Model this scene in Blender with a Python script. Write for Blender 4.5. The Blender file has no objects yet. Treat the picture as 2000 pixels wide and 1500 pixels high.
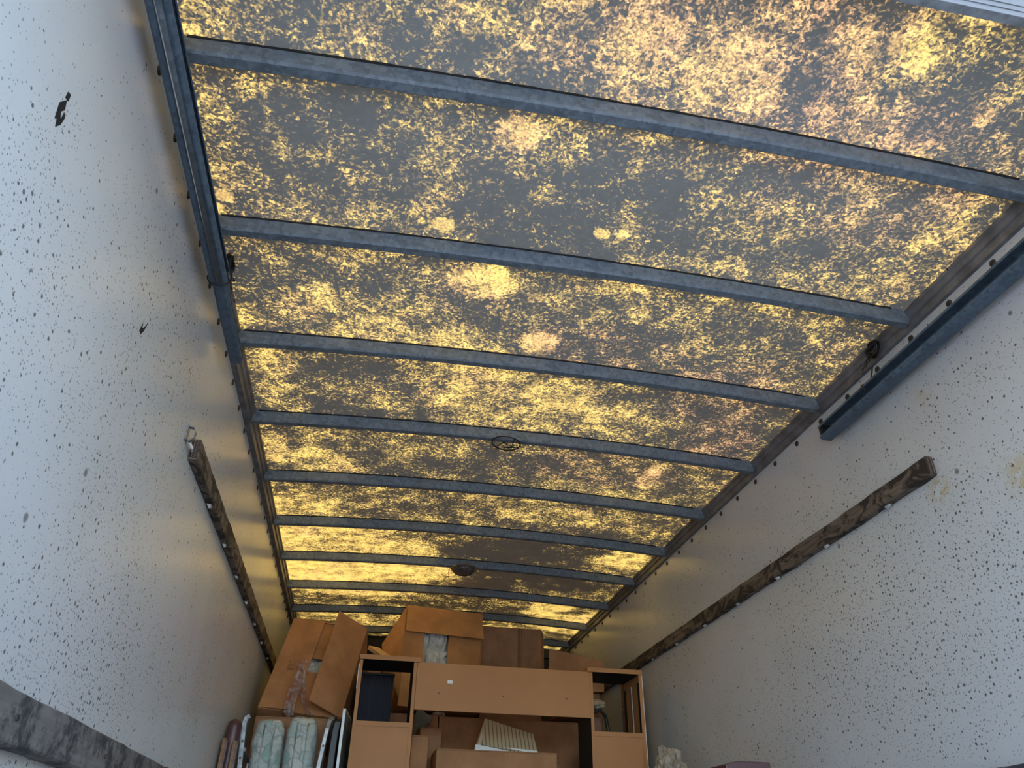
import bpy, bmesh, math, random
import numpy as np
from mathutils import Vector, Matrix, noise as mnoise
random.seed(7)
S = bpy.context.scene
COL = S.collection
R = math.radians

# ------------------------------------------------------------------ camera
F_PX = 1462.85
YAW, PITCH, ROLL = 0.176469, 0.569382, 0.018039
CAM = Vector((-0.5654, 0.0, 0.7411))
_f = Vector((math.sin(YAW)*math.cos(PITCH), math.cos(YAW)*math.cos(PITCH), math.sin(PITCH)))
_r0 = Vector((math.cos(YAW), -math.sin(YAW), 0)); _u0 = _r0.cross(_f)
_r = _r0*math.cos(ROLL) + _u0*math.sin(ROLL)
_u = -_r0*math.sin(ROLL) + _u0*math.cos(ROLL)
cd = bpy.data.cameras.new('camera'); cam = bpy.data.objects.new('camera', cd); COL.objects.link(cam)
cd.sensor_width = 36.0; cd.lens = F_PX/2000*36.0; cd.clip_start = 0.02
M3 = Matrix((_r, _u, -_f)).transposed()
cam.matrix_world = Matrix.Translation(CAM) @ M3.to_4x4()
S.camera = cam

def at(px, py, x=None, y=None, z=None):
    """point where the photo pixel's ray meets a plane x=, y= or z="""
    q = _f + _r*((px-1000)/F_PX) + _u*((750-py)/F_PX)
    ax, v = (0, x) if x is not None else (1, y) if y is not None else (2, z)
    return CAM + q*((v-CAM[ax])/q[ax])

# ------------------------------------------------------------------ world, sun, exposure
SUN_EL, SUN_AZ = R(36), R(-24)            # in front of the truck, a little to its left
w = bpy.data.worlds.new('sky'); S.world = w; w.use_nodes = True
wn = w.node_tree.nodes; wl = w.node_tree.links
sky = wn.new('ShaderNodeTexSky'); sky.sky_type = 'NISHITA'; sky.sun_disc = False
sky.sun_elevation = SUN_EL; sky.sun_rotation = SUN_AZ; sky.air_density = 1.0; sky.dust_density = 1.5; sky.ozone_density = 1.5
wl.new(sky.outputs[0], wn['Background'].inputs[0]); wn['Background'].inputs[1].default_value = 1.15
sd = bpy.data.lights.new('sun_offscreen', 'SUN'); sun = bpy.data.objects.new('sun_offscreen', sd); COL.objects.link(sun)
sd.energy = 3.6; sd.color = (1.0, 0.83, 0.56); sd.angle = R(0.6)
sdir = Vector((math.sin(SUN_AZ)*math.cos(SUN_EL), math.cos(SUN_AZ)*math.cos(SUN_EL), math.sin(SUN_EL)))
sun.rotation_euler = sdir.to_track_quat('Z', 'Y').to_euler(); sun.location = (0, 3, 8)
pd = bpy.data.lights.new('rear_opening_portal_offscreen', 'AREA'); po = bpy.data.objects.new('rear_opening_portal_offscreen', pd); COL.objects.link(po)
pd.shape = 'RECTANGLE'; pd.size = 2.40; pd.size_y = 2.18; pd.cycles.is_portal = True
po.location = (0, -0.16, 1.09); po.rotation_euler = (R(90), 0, 0)     # shines along +y: only guides sky sampling
vs = S.view_settings; vs.view_transform = 'Standard'; vs.look = 'None'; vs.gamma = 1; vs.exposure = 0.50; vs.use_curve_mapping = False
S.cycles.use_denoising = True

# ------------------------------------------------------------------ node helpers and materials
def mat(name):
    m = bpy.data.materials.new(name); m.use_nodes = True
    m.node_tree.nodes.clear()
    return m
class NT:
    def __init__(s, m): s.t = m.node_tree; s.n = s.t.nodes; s.l = s.t.links
    def node(s, typ, ins=None, **kw):
        nd = s.n.new(typ)
        for k, v in kw.items(): setattr(nd, k, v)
        for k, v in (ins or {}).items(): s.set(nd, k, v)
        return nd
    def set(s, nd, k, v):
        i = nd.inputs[k]
        if isinstance(v, bpy.types.NodeSocket): s.l.new(v, i)
        else: i.default_value = v
    def co(s, scale=(1, 1, 1), rot=(0, 0, 0)):
        c = s.node('ShaderNodeTexCoord'); mp = s.node('ShaderNodeMapping', {'Vector': c.outputs['Object'], 'Scale': scale, 'Rotation': rot})
        return mp.outputs[0]
    def noise(s, vec, scale, detail=4, rough=0.55, dist=0.0):
        return s.node('ShaderNodeTexNoise', {'Vector': vec, 'Scale': scale, 'Detail': detail, 'Roughness': rough, 'Distortion': dist}).outputs[0]
    def vor(s, vec, scale, feature='F1', out='Distance', rnd=1.0):
        return s.node('ShaderNodeTexVoronoi', {'Vector': vec, 'Scale': scale, 'Randomness': rnd}, feature=feature).outputs[out]
    def math(s, op, a, b=0.0, c=0.0, clamp=False):
        nd = s.node('ShaderNodeMath', operation=op, use_clamp=clamp)
        s.set(nd, 0, a); s.set(nd, 1, b); s.set(nd, 2, c); return nd.outputs[0]
    def rng(s, v, a, b, c=0.0, d=1.0, smooth=True):
        nd = s.node('ShaderNodeMapRange', interpolation_type='SMOOTHSTEP' if smooth else 'LINEAR')
        for k, x in zip(('Value', 'From Min', 'From Max', 'To Min', 'To Max'), (v, a, b, c, d)): s.set(nd, k, x)
        return nd.outputs[0]
    def mix(s, fac, a, b):
        nd = s.node('ShaderNodeMix', data_type='RGBA'); s.set(nd, 0, fac); s.set(nd, 6, a); s.set(nd, 7, b); return nd.outputs[2]
    def ramp(s, fac, stops):
        nd = s.node('ShaderNodeValToRGB', {'Fac': fac}); cr = nd.color_ramp
        while len(cr.elements) < len(stops): cr.elements.new(0.5)
        for e, (p, c) in zip(cr.elements, stops): e.position = p; e.color = c
        return nd.outputs[0]
    def bump(s, h, strength, dist): return s.node('ShaderNodeBump', {'Height': h, 'Strength': strength, 'Distance': dist}).outputs[0]
    def out(s, sh): s.l.new(sh, s.node('ShaderNodeOutputMaterial').inputs[0])
    def pbr(s, **kw):
        nd = s.node('ShaderNodeBsdfPrincipled')
        for k, v in kw.items(): s.set(nd, k.replace('_', ' '), v)
        s.out(nd.outputs[0]); return nd
def C(r, g, b): return (r, g, b, 1)

def m_roof():
    m = mat('mossy_fibreglass'); t = NT(m); co = t.co()
    cl = t.node('ShaderNodeAttribute', attribute_name='clean').outputs['Fac']
    ti = t.node('ShaderNodeAttribute', attribute_name='tint').outputs['Fac']
    sw = t.node('ShaderNodeTexNoise', {'Vector': co, 'Scale': 22.0, 'Detail': 3.0}).outputs['Color']
    cw = t.node('ShaderNodeVectorMath', {0: sw, 1: (0.5, 0.5, 0.5)}, operation='SUBTRACT').outputs[0]
    cw = t.node('ShaderNodeVectorMath', {0: cw, 'Scale': 0.03}, operation='SCALE').outputs[0]
    cw = t.node('ShaderNodeVectorMath', {0: co, 1: cw}, operation='ADD').outputs[0]
    n1 = t.noise(cw, 7.0, 9, 0.74)
    n2 = t.noise(cw, 80.0, 5, 0.72)
    n3 = t.noise(co, 1.6, 3, 0.5)
    n4 = t.noise(co, 150.0, 3, 0.65)
    fk = t.node('ShaderNodeTexVoronoi', {'Vector': t.node('ShaderNodeVectorMath', {0: cw, 1: t.node('ShaderNodeVectorMath', {0: t.node('ShaderNodeTexNoise', {'Vector': co, 'Scale': 120.0, 'Detail': 2.0}).outputs['Color'], 'Scale': 0.012}, operation='SCALE').outputs[0]}, operation='ADD').outputs[0], 'Scale': 120.0})
    cell = t.node('ShaderNodeSeparateColor', {0: fk.outputs['Color']}).outputs[0]
    v = t.math('ADD', t.math('MULTIPLY', n1, 0.46), t.math('MULTIPLY', n2, 0.30))
    v = t.math('ADD', v, t.math('MULTIPLY', n4, 0.12))
    v = t.math('ADD', v, t.math('MULTIPLY', cell, 0.12))
    v = t.math('ADD', v, t.math('MULTIPLY', t.math('SUBTRACT', n3, 0.5), 0.12))
    v = t.math('ADD', v, t.math('MULTIPLY', cl, 0.50))
    T = t.math('POWER', t.rng(v, 0.485, 0.612, smooth=False), 1.4)
    # small round rings left by lichen
    vd = t.vor(cw, 9.0); vc = t.node('ShaderNodeSeparateColor', {0: t.node('ShaderNodeTexVoronoi', {'Vector': cw, 'Scale': 9.0}).outputs['Color']}).outputs[0]
    lich = t.math('MULTIPLY', t.rng(vd, 0.22, 0.30, 1.0, 0.0), t.math('GREATER_THAN', vc, 0.93))
    T = t.math('MAXIMUM', T, t.math('MULTIPLY', lich, t.rng(n2, 0.42, 0.62, 0.0, 0.8)))
    T = t.math('MULTIPLY', T, t.rng(n4, 0.34, 0.62, 0.40, 1.0))
    T = t.math('MULTIPLY', T, t.rng(t.noise(co, 14.0, 5, 0.65), 0.32, 0.62, 0.5, 1.0))
    tintn = t.math('ADD', ti, t.math('MULTIPLY', t.math('SUBTRACT', t.noise(co, 4.0, 4, 0.6), 0.52), 1.6), clamp=True)
    clean = t.mix(tintn, C(0.350, 0.205, 0.038), C(0.32, 0.140, 0.055))
    tr = t.mix(T, C(0.006, 0.0035, 0.0015), clean)
    d = t.node('ShaderNodeBsdfDiffuse', {'Color': t.mix(t.noise(co, 30, 4), C(0.215, 0.245, 0.25), C(0.31, 0.34, 0.33))})
    tb = t.node('ShaderNodeBsdfTranslucent', {'Color': tr})
    t.out(t.node('ShaderNodeAddShader', {0: d.outputs[0], 1: tb.outputs[0]}).outputs[0])
    return m

def m_wall():
    m = mat('speckled_white_wall_panel'); t = NT(m); co = t.co()
    big = t.noise(co, 1.1, 3, 0.5); mid = t.noise(co, 5.0, 5, 0.6)
    dens = t.math('ADD', t.math('MULTIPLY', big, 0.9), t.math('MULTIPLY', mid, 0.7))
    at_ = t.node('ShaderNodeAttribute', attribute_name='mould').outputs['Fac']
    dens = t.math('ADD', dens, at_)
    sx = t.node('ShaderNodeSeparateXYZ', {0: co}); flat = t.node('ShaderNodeCombineXYZ', {0: sx.outputs[1], 1: sx.outputs[2]}).outputs[0]
    wob = t.node('ShaderNodeVectorMath', {0: t.node('ShaderNodeTexNoise', {'Vector': flat, 'Scale': 90.0, 'Detail': 2.0}).outputs['Color'], 'Scale': 0.006}, operation='SCALE').outputs[0]
    flat = t.node('ShaderNodeVectorMath', {0: flat, 1: wob}, operation='ADD').outputs[0]
    def spots(scale, lo, hi, rmax, p0=0.02, p1=0.95):
        nv = t.node('ShaderNodeTexVoronoi', {'Vector': flat, 'Scale': scale}, voronoi_dimensions='2D')
        rc = t.node('ShaderNodeSeparateColor', {0: nv.outputs['Color']})
        on = t.math('LESS_THAN', rc.outputs[0], t.rng(dens, lo, hi, p0, p1))
        rad = t.math('MULTIPLY', t.math('ADD', t.math('MULTIPLY', rc.outputs[1], rc.outputs[1]), 0.35), rmax)
        return t.math('MULTIPLY', t.rng(t.math('DIVIDE', nv.outputs['Distance'], rad), 0.55, 1.15, 1.0, 0.0), on)
    a = spots(50, 0.64, 1.5, 0.205); b = spots(105, 0.55, 1.25, 0.26, 0.06, 0.9); c = spots(5.5, 0.5, 1.6, 0.045, 0.12, 0.5)
    sp = t.math('MAXIMUM', t.math('MAXIMUM', a, t.math('MULTIPLY', b, 0.62)), t.math('MULTIPLY', c, 0.8))
    streak = t.noise(t.co((1, 1.0, 0.06)), 26, 4, 0.6)
    base = t.mix(t.rng(big, 0.35, 0.65), C(0.595, 0.60, 0.605), C(0.555, 0.555, 0.55))
    base = t.mix(t.rng(streak, 0.40, 0.75, 0.0, 0.10), base, C(0.68, 0.68, 0.68))
    base = t.mix(t.math('MULTIPLY', t.rng(mid, 0.40, 0.75), 0.10), base, C(0.50, 0.47, 0.42))
    st = t.node('ShaderNodeAttribute', attribute_name='stain').outputs['Fac']
    base = t.mix(t.math('MULTIPLY', st, t.rng(t.noise(co, 40, 5), 0.35, 0.6)), base, C(0.52, 0.38, 0.14))
    col = t.mix(t.math('MULTIPLY', sp, 0.86), base, C(0.055, 0.052, 0.06))
    t.pbr(Base_Color=col, Roughness=0.27, Specular_IOR_Level=0.55)
    return m

def m_galv(name='galvanised_steel', base=(0.150, 0.182, 0.210)):
    m = mat(name); t = NT(m); co = t.co()
    v = t.node('ShaderNodeTexVoronoi', {'Vector': co, 'Scale': 75.0}).outputs['Color']
    g = t.node('ShaderNodeSeparateColor', {0: v}).outputs[0]
    n = t.noise(co, 9, 5, 0.65)
    k = t.math('ADD', t.math('MULTIPLY', g, 0.5), t.math('MULTIPLY', n, 0.6))
    b = base
    col = t.mix(k, C(b[0]*.45, b[1]*.47, b[2]*.5), C(min(1, b[0]*1.55), min(1, b[1]*1.5), min(1, b[2]*1.45)))
    t.pbr(Base_Color=col, Metallic=0.05, Specular_IOR_Level=0.3, Roughness=t.rng(g, 0, 1, 0.42, 0.66))
    return m

def m_plain(name, col, rough=0.6, metal=0.0, var=0.25, scale=12, spec=0.5):
    m = mat(name); t = NT(m); co = t.co()
    n = t.noise(co, scale, 5, 0.6)
    a = C(*[c*(1-var) for c in col]); b = C(*[min(1, c*(1+var)) for c in col])
    t.pbr(Base_Color=t.mix(t.rng(n, 0.3, 0.7), a, b), Roughness=rough, Metallic=metal, Specular_IOR_Level=spec)
    return m

def m_card(name, col):
    m = mat(name); t = NT(m); co = t.co()
    n = t.noise(co, 6, 5, 0.6); fl = t.noise(t.co((1, 1, 0.05)), 160, 2)
    a = C(*[c*0.80 for c in col]); b = C(*[min(1, c*1.15) for c in col])
    c0 = t.mix(t.rng(n, 0.3, 0.7), a, b)
    c0 = t.mix(t.rng(fl, 0.4, 0.7, 0.0, 0.15), c0, C(*[c*0.6 for c in col]))
    t.pbr(Base_Color=c0, Roughness=0.75, Specular_IOR_Level=0.3)
    return m

def m_mdf():
    m = mat('raw_fibreboard'); t = NT(m); co = t.co()
    n = t.noise(co, 260, 3, 0.7); n2 = t.noise(co, 3, 3)
    c0 = t.mix(t.rng(n2, 0.3, 0.7), C(0.41, 0.185, 0.068), C(0.47, 0.215, 0.080))
    c0 = t.mix(t.rng(n, 0.35, 0.7, 0.0, 0.5), c0, C(0.31, 0.135, 0.046))
    t.pbr(Base_Color=c0, Roughness=0.6, Specular_IOR_Level=0.35)
    return m

def m_wood(name, dark, light, axis_scale=(14, 1.2, 14), blotch=True):
    m = mat(name); t = NT(m)
    g = t.noise(t.co(axis_scale), 3.0, 6, 0.6, 1.2); bl = t.noise(t.co((5, 3.0, 5)), 2.2, 5, 0.62, 1.4)
    c0 = t.mix(t.rng(g, 0.3, 0.7), C(*dark), C(*light))
    if blotch:
        c0 = t.mix(t.rng(bl, 0.47, 0.56), c0, C(*[c*0.32 for c in dark]))
    t.pbr(Base_Color=c0, Roughness=0.72, Normal=t.bump(g, 0.4, 0.004))
    return m

def m_mottle():
    m = mat('grey_mottled_wood'); t = NT(m); co = t.co()
    g = t.noise(t.co((20, 1.5, 20)), 3.0, 5, 0.6, 0.8); bl = t.noise(co, 9.0, 8, 0.72, 0.3); b2 = t.noise(co, 34.0, 4, 0.7)
    c0 = t.mix(t.rng(g, 0.3, 0.7), C(0.135, 0.122, 0.112), C(0.20, 0.18, 0.165))
    c0 = t.mix(t.rng(t.math('ADD', t.math('MULTIPLY', bl, 0.7), t.math('MULTIPLY', b2, 0.3)), 0.44, 0.56, 0.0, 0.95), c0, C(0.035, 0.035, 0.04))
    t.pbr(Base_Color=c0, Roughness=0.75, Normal=t.bump(bl, 0.5, 0.006)); return m

def m_ply():
    m = mat('plywood_edge'); t = NT(m)
    wv = t.node('ShaderNodeTexWave', {'Vector': t.co((1, 1, 1)), 'Scale': 30.0, 'Distortion': 0.6}, bands_direction='X').outputs[1]
    t.pbr(Base_Color=t.mix(wv, C(0.045, 0.028, 0.025), C(0.15, 0.10, 0.075)), Roughness=0.8); return m

def m_floral():
    m = mat('floral_cloth'); t = NT(m); co = t.co()
    ds = t.node('ShaderNodeTexNoise', {'Vector': co, 'Scale': 9.0, 'Detail': 2.0}).outputs['Color']
    cw = t.node('ShaderNodeVectorMath', {0: t.node('ShaderNodeVectorMath', {0: ds, 'Scale': 0.10}, operation='SCALE').outputs[0], 1: co}, operation='ADD').outputs[0]
    v = t.node('ShaderNodeSeparateColor', {0: t.node('ShaderNodeTexVoronoi', {'Vector': cw, 'Scale': 15.0}).outputs['Color']}).outputs[0]
    e = t.vor(cw, 15.0, 'DISTANCE_TO_EDGE')
    c0 = t.ramp(v, [(0.0, C(0.15, 0.31, 0.26)), (0.25, C(0.38, 0.41, 0.37)), (0.5, C(0.48, 0.45, 0.36)), (0.75, C(0.30, 0.37, 0.33)), (1.0, C(0.56, 0.54, 0.49))])
    c0 = t.mix(t.rng(e, 0.02, 0.09, 0.75, 0.0), c0, C(0.13, 0.16, 0.15))
    t.pbr(Base_Color=c0, Roughness=0.65); return m

def m_film(name, col, alpha):
    m = mat(name); t = NT(m); co = t.co()
    n = t.noise(co, 26, 4, 0.6, 1.0); nb = t.bump(n, 0.9, 0.02)
    tr = t.node('ShaderNodeBsdfTransparent', {'Color': C(*col)})
    gl = t.node('ShaderNodeBsdfPrincipled', {'Base Color': C(0.85, 0.85, 0.85), 'Roughness': 0.16, 'Normal': nb})
    fac = t.math('MULTIPLY', t.rng(n, 0.35, 0.7, 0.3, 1.0), alpha)
    t.out(t.node('ShaderNodeMixShader', {0: fac, 1: tr.outputs[0], 2: gl.outputs[0]}).outputs[0]); return m

def m_ribbed():
    m = mat('dark_ribbed_fabric'); t = NT(m)
    t.pbr(Base_Color=t.mix(t.noise(t.co(), 8), C(0.030, 0.036, 0.055), C(0.055, 0.06, 0.085)), Roughness=0.5); return m

def m_corr():
    m = mat('striped_tan_paper'); t = NT(m)
    wv = t.node('ShaderNodeTexWave', {'Vector': t.co(), 'Scale': 13.0, 'Distortion': 0.3}, bands_direction='X').outputs[1]
    t.pbr(Base_Color=t.mix(t.rng(wv, 0.05, 0.28), C(0.20, 0.155, 0.10), C(0.46, 0.40, 0.29)), Roughness=0.7); return m

MT = dict(
    roof=m_roof(), wall=m_wall(), galv=m_galv(), galv2=m_galv('blue_grey_track_steel', (0.085, 0.122, 0.160)),
    rail=m_plain('dull_aluminium_rail', (0.17, 0.165, 0.17), 0.5, 0.25, 0.3, 14),
    rivet=m_plain('dark_rivet_and_hole_shade', (0.045, 0.036, 0.034), 0.45, 0.4), seal_and_slot_shade=m_plain('black_sealant_and_slot_shade', (0.012, 0.011, 0.010), 0.8),
    wood=m_wood('weathered_wood', (0.085, 0.062, 0.048), (0.20, 0.155, 0.115)), wood2=m_mottle(),
    ply=m_ply(), rough=m_wood('pale_lumber', (0.42, 0.25, 0.13), (0.60, 0.40, 0.22), blotch=False), brownwood=m_wood('brown_panel_wood', (0.16, 0.08, 0.04), (0.28, 0.15, 0.08), blotch=False),
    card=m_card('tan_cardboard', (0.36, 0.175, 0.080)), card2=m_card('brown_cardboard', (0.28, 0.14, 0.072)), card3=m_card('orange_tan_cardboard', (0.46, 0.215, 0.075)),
    mdf=m_mdf(), black=m_plain('black_laminate', (0.010, 0.010, 0.012), 0.55, spec=0.2), white=m_plain('white_laminate', (0.66, 0.67, 0.66), 0.35, 0, 0.06),
    floral=m_floral(), film=m_film('clear_plastic_film', (0.96, 0.97, 0.96), 0.34), tape=m_film('brown_packing_tape', (0.72, 0.52, 0.36), 0.40),
    paper=m_plain('newsprint_paper', (0.60, 0.58, 0.52), 0.8, 0, 0.25, 20), alu=m_plain('scuffed_aluminium', (0.25, 0.26, 0.27), 0.4, 0.5, 0.3, 25),
    ribbed=m_ribbed(), corr=m_corr(), gloss=m_plain('glossy_black_vinyl', (0.006, 0.006, 0.009), 0.35, spec=0.3), mirror=m_plain('dull_grey_backing', (0.10, 0.105, 0.095), 0.3, 0, 0.2, 5),
    maroon=m_plain('dark_maroon_vinyl', (0.085, 0.035, 0.036), 0.4), sage=m_plain('grey_green_cloth', (0.15, 0.155, 0.13), 0.8, 0, 0.3, 9), bagp=m_plain('crumpled_beige_paper', (0.33, 0.275, 0.21), 0.7, 0, 0.3, 14),
    door=m_plain('white_door_paint', (0.72, 0.75, 0.78), 0.35, 0, 0.04, 6), floor=m_wood('plank_floor_wood', (0.14, 0.09, 0.055), (0.26, 0.18, 0.11)), bounce_ground=m_plain('pale_bounce_ground', (0.40, 0.40, 0.39), 0.9, 0, 0.2, 20),
    dark=m_plain('dark_front_panel', (0.022, 0.020, 0.018), 0.7), ink=m_plain('dark_ink', (0.06, 0.035, 0.025), 0.7), hole=m_plain('black_hole', (0.008, 0.006, 0.005), 0.9), wire=m_plain('black_wire', (0.012, 0.011, 0.012), 0.45),
    lens=m_plain('smoked_lamp_lens', (0.085, 0.075, 0.07), 0.2), chrome=m_plain('chrome_rim', (0.5, 0.5, 0.52), 0.2, 0.9, 0.1), chip=m_plain('pale_paint_chip', (0.62, 0.62, 0.60), 0.6),
    red=m_plain('brick_red_leather', (0.19, 0.085, 0.055), 0.45), tapeseam=m_card('tape_strip', (0.17, 0.085, 0.045)))

# ------------------------------------------------------------------ mesh helpers
class MB:
    def __init__(s): s.v = []; s.f = []; s.m = []
    def add(s, vs, fs, mi=0):
        o = len(s.v); s.v += [tuple(v) for v in vs]; s.f += [tuple(i+o for i in f) for f in fs]; s.m += [mi]*len(fs); return s
    def box(s, a, b, mi=0, M=None):
        x0, y0, z0 = a; x1, y1, z1 = b
        vs = [Vector(p) for p in ((x0,y0,z0),(x1,y0,z0),(x1,y1,z0),(x0,y1,z0),(x0,y0,z1),(x1,y0,z1),(x1,y1,z1),(x0,y1,z1))]
        if M is not None: vs = [M @ v for v in vs]
        # faces: bottom, top, -y, +x, +y, -x
        fs = [(0,3,2,1),(4,5,6,7),(0,1,5,4),(1,2,6,5),(2,3,7,6),(3,0,4,7)]
        o = len(s.v); s.v += [tuple(v) for v in vs]; s.f += [tuple(i+o for i in f) for f in fs]
        s.m += list(mi) if isinstance(mi, (list, tuple)) else [mi]*6; return s
    def sweep(s, prof, path, mi=0, caps=True):
        """prof: fn(i)->list of points for ring i"""
        rings = [prof(p) for p in path]; n = len(rings[0]); o = len(s.v)
        for rg in rings: s.v += [tuple(q) for q in rg]
        for i in range(len(rings)-1):
            for j in range(n):
                a = o+i*n+j; b = o+i*n+(j+1) % n; s.f.append((a, b, b+n, a+n)); s.m.append(mi)
        if caps:
            s.f.append(tuple(o+j for j in range(n))[::-1]); s.m.append(mi)
            s.f.append(tuple(o+(len(rings)-1)*n+j for j in range(n))); s.m.append(mi)
        return s
    def tube(s, pts, rad, n=8, mi=0, flat=1.0):
        pts = [Vector(p) for p in pts]; rings = []
        up = Vector((0.13, 0.21, 1)).normalized()
        for i, p in enumerate(pts):
            t = (pts[min(i+1, len(pts)-1)]-pts[max(i-1, 0)]).normalized()
            a = t.cross(up); a = a.normalized() if a.length > 1e-4 else Vector((1, 0, 0)); b = t.cross(a)
            rd = rad[i] if isinstance(rad, (list, tuple)) else rad
            rings.append([p + a*math.cos(k*2*math.pi/n)*rd + b*math.sin(k*2*math.pi/n)*rd*flat for k in range(n)])
        return s.sweep(lambda i: rings[i], range(len(rings)), mi)
    def lathe(s, prof, c, n=24, mi=0, M=None):
        o = len(s.v); c = Vector(c)
        for (r_, z_) in prof:
            for k in range(n):
                v = Vector((r_*math.cos(k*2*math.pi/n), r_*math.sin(k*2*math.pi/n), z_))
                s.v.append(tuple(c + (M @ v if M else v)))
        for i in range(len(prof)-1):
            for k in range(n):
                a = o+i*n+k; b = o+i*n+(k+1) % n; s.f.append((a, b, b+n, a+n)); s.m.append(mi)
        s.f.append(tuple(o+k for k in range(n))[::-1]); s.m.append(mi)
        s.f.append(tuple(o+(len(prof)-1)*n+k for k in range(n))); s.m.append(mi); return s
    def build(s, name, mats, parent=None, smooth=False, bevel=0.0, fix=True, seg=2):
        me = bpy.data.meshes.new(name); me.from_pydata(s.v, [], s.f); me.update()
        if not isinstance(mats, (list, tuple)): mats = [mats]
        for m in mats: me.materials.append(MT[m])
        for p, i in zip(me.polygons, s.m): p.material_index = i
        if fix:
            bm = bmesh.new(); bm.from_mesh(me); bmesh.ops.recalc_face_normals(bm, faces=bm.faces); bm.to_mesh(me); bm.free()
        if smooth: me.polygons.foreach_set('use_smooth', [True]*len(me.polygons))
        o = bpy.data.objects.new(name, me); COL.objects.link(o); o.parent = parent
        if bevel:
            md = o.modifiers.new('bevel', 'BEVEL'); md.width = bevel; md.segments = seg; md.limit_method = 'ANGLE'; md.angle_limit = R(40)
        return o

def tag(o, label=None, cat=None, group=None, kind=None):
    for k, v in (('label', label), ('category', cat), ('group', group), ('kind', kind)):
        if v: o[k] = v
    return o
def thing(name, label, cat, loc=(0, 0, 0), group=None):
    """Empty at the thing's base; parts keep world coordinates through the inverse"""
    o = bpy.data.objects.new(name, None); COL.objects.link(o); o.location = loc; o.empty_display_size = 0.05
    return tag(o, label, cat, group)
def adopt(parent, *parts):
    for p_ in parts:
        p_.parent = parent; p_.matrix_parent_inverse = Matrix.Translation(-Vector(parent.location))
    return parts[0]
def struct(o): o['kind'] = 'structure'; return o

# ------------------------------------------------------------------ the truck body
Y0, Y1 = -0.15, 7.06            # rear end, front wall
ZR, XR, CAMBER = 2.43, 1.1785, 0.036
BOW0, BOWS = 1.21296, 0.61
XL, XW = -1.22, 1.21            # wall faces
def zroof(x): return ZR + CAMBER*(1-(x/XR)**2)

# dirt and bare patches on the roof: (photo pixel, half size across m, half size along m, amount)
CLEAN = [
    (940,555,.13,.10,.26),(1010,265,.07,.06,.22),(1065,385,.06,.05,.15),(865,440,.040,.030,.5),(440,372,.028,.022,.5),(428,392,.02,.016,.5),
    (1175,462,.026,.022,.5),(1215,462,.018,.016,.4),(1050,675,.08,.08,.22),(985,640,.012,.10,.12),(520,208,.015,.015,.2),(1920,225,.03,.03,.2),
    (1270,930,.05,.20,.15),(560,775,.10,.16,.14),(545,870,.07,.20,.13),(620,890,.18,.18,.12),(580,985,.25,.25,.13),(640,1050,.42,.40,.20),(780,1075,.25,.22,.18),
    (640,1110,.50,.36,.26),(800,1115,.30,.30,.24),(700,1150,.5,.16,.20),(1225,1082,.16,.14,.22),(1210,1095,.25,.10,.15),(1080,1183,.20,.15,.26),(1055,1195,.15,.12,.24),
    (1100,1205,.30,.12,.2),(1160,1200,.14,.14,.18),(1100,1225,.30,.12,.22),(1060,1218,.2,.1,.2),(1090,1262,.25,.15,.2),(980,1230,.4,.15,.05),(700,1200,.5,.25,.07),
    (620,590,.16,.12,.10),(720,640,.16,.10,.11),(850,670,.16,.10,.12),(950,720,.20,.12,.13),(1080,770,.24,.14,.13),(1180,820,.25,.14,.10),(980,790,.4,.2,.05),
    (520,720,.10,.2,.08),(480,600,.08,.1,.08),(1400,60,.28,.24,.10),(1560,120,.20,.18,.09),(1230,90,.25,.20,.06),(450,30,.2,.2,.03),(1700,300,.16,.12,.06),(1560,190,.12,.1,.05),
    (1800,110,.06,.05,.10),(1770,80,.05,.05,.12),(1690,105,.05,.04,.1),(1840,400,.12,.2,.04),(1800,470,.06,.05,.12),(1700,560,.12,.14,.05),(1600,640,.1,.1,.04),
    (400,210,.05,.14,.07),(380,150,.03,.2,.06),(1130,960,.5,.12,.05),(1090,1010,.4,.12,.05),(900,1040,.2,.1,.04),(1400,860,.1,.3,.03)]
DIRTY = [(650,300,.3,.22,.06),(1100,450,.40,.22,.06),(1350,430,.35,.18,.05),(1560,130,.02,.02,.15),(1600,70,.03,.03,.2),(1585,90,.02,.02,.2),(1625,40,.04,.02,.2),(1545,155,.02,.03,.2),
    (1650,90,.16,.2,.06),(700,720,.22,.10,.07),(860,930,.4,.2,.06),(1180,760,.3,.1,.03),(1010,1085,.5,.25,.13),(1060,1130,.5,.25,.18),(1150,1060,.5,.2,.06),(900,1000,.5,.2,.04),(950,1150,.22,.3,.20),(880,1185,.6,.10,.08),(1330,700,.4,.2,.03),
    (1250,430,.3,.3,.03),(1120,1050,.4,.15,.05),(760,160,.3,.15,.03),(1000,1205,.4,.14,.10),(540,745,.2,.08,.06),(640,790,.3,.1,.06)]
TINT = [(1450,80,.5,.35,.55),(1010,265,.1,.08,.6),(1700,330,.4,.3,.55),(1500,190,.4,.3,.4),(1420,770,.3,.3,.6),(1180,690,.35,.2,.5),(1180,920,.5,.2,.45),(560,720,.06,.1,.3),(1400,860,.2,.3,.7),(640,1040,.2,.1,.25),(940,560,.15,.12,.2)]
def field(lst, X, Y):
    a = np.zeros_like(X)
    for (px, py, rx, ry, am) in lst:
        c = at(px, py, z=ZR+0.025)
        d2 = ((X-c.x)/rx)**2+((Y-c.y)/ry)**2
        a = np.maximum(a, am*np.clip(1.6-1.25*d2, 0, 1))
    return a
nx, ny = 150, 460
xs = np.linspace(-XR-0.02, XR+0.02, nx); ys = np.linspace(Y0, Y1+0.02, ny)
X, Y = np.meshgrid(xs, ys)
Z = ZR + CAMBER*(1-(X/XR)**2)
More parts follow.
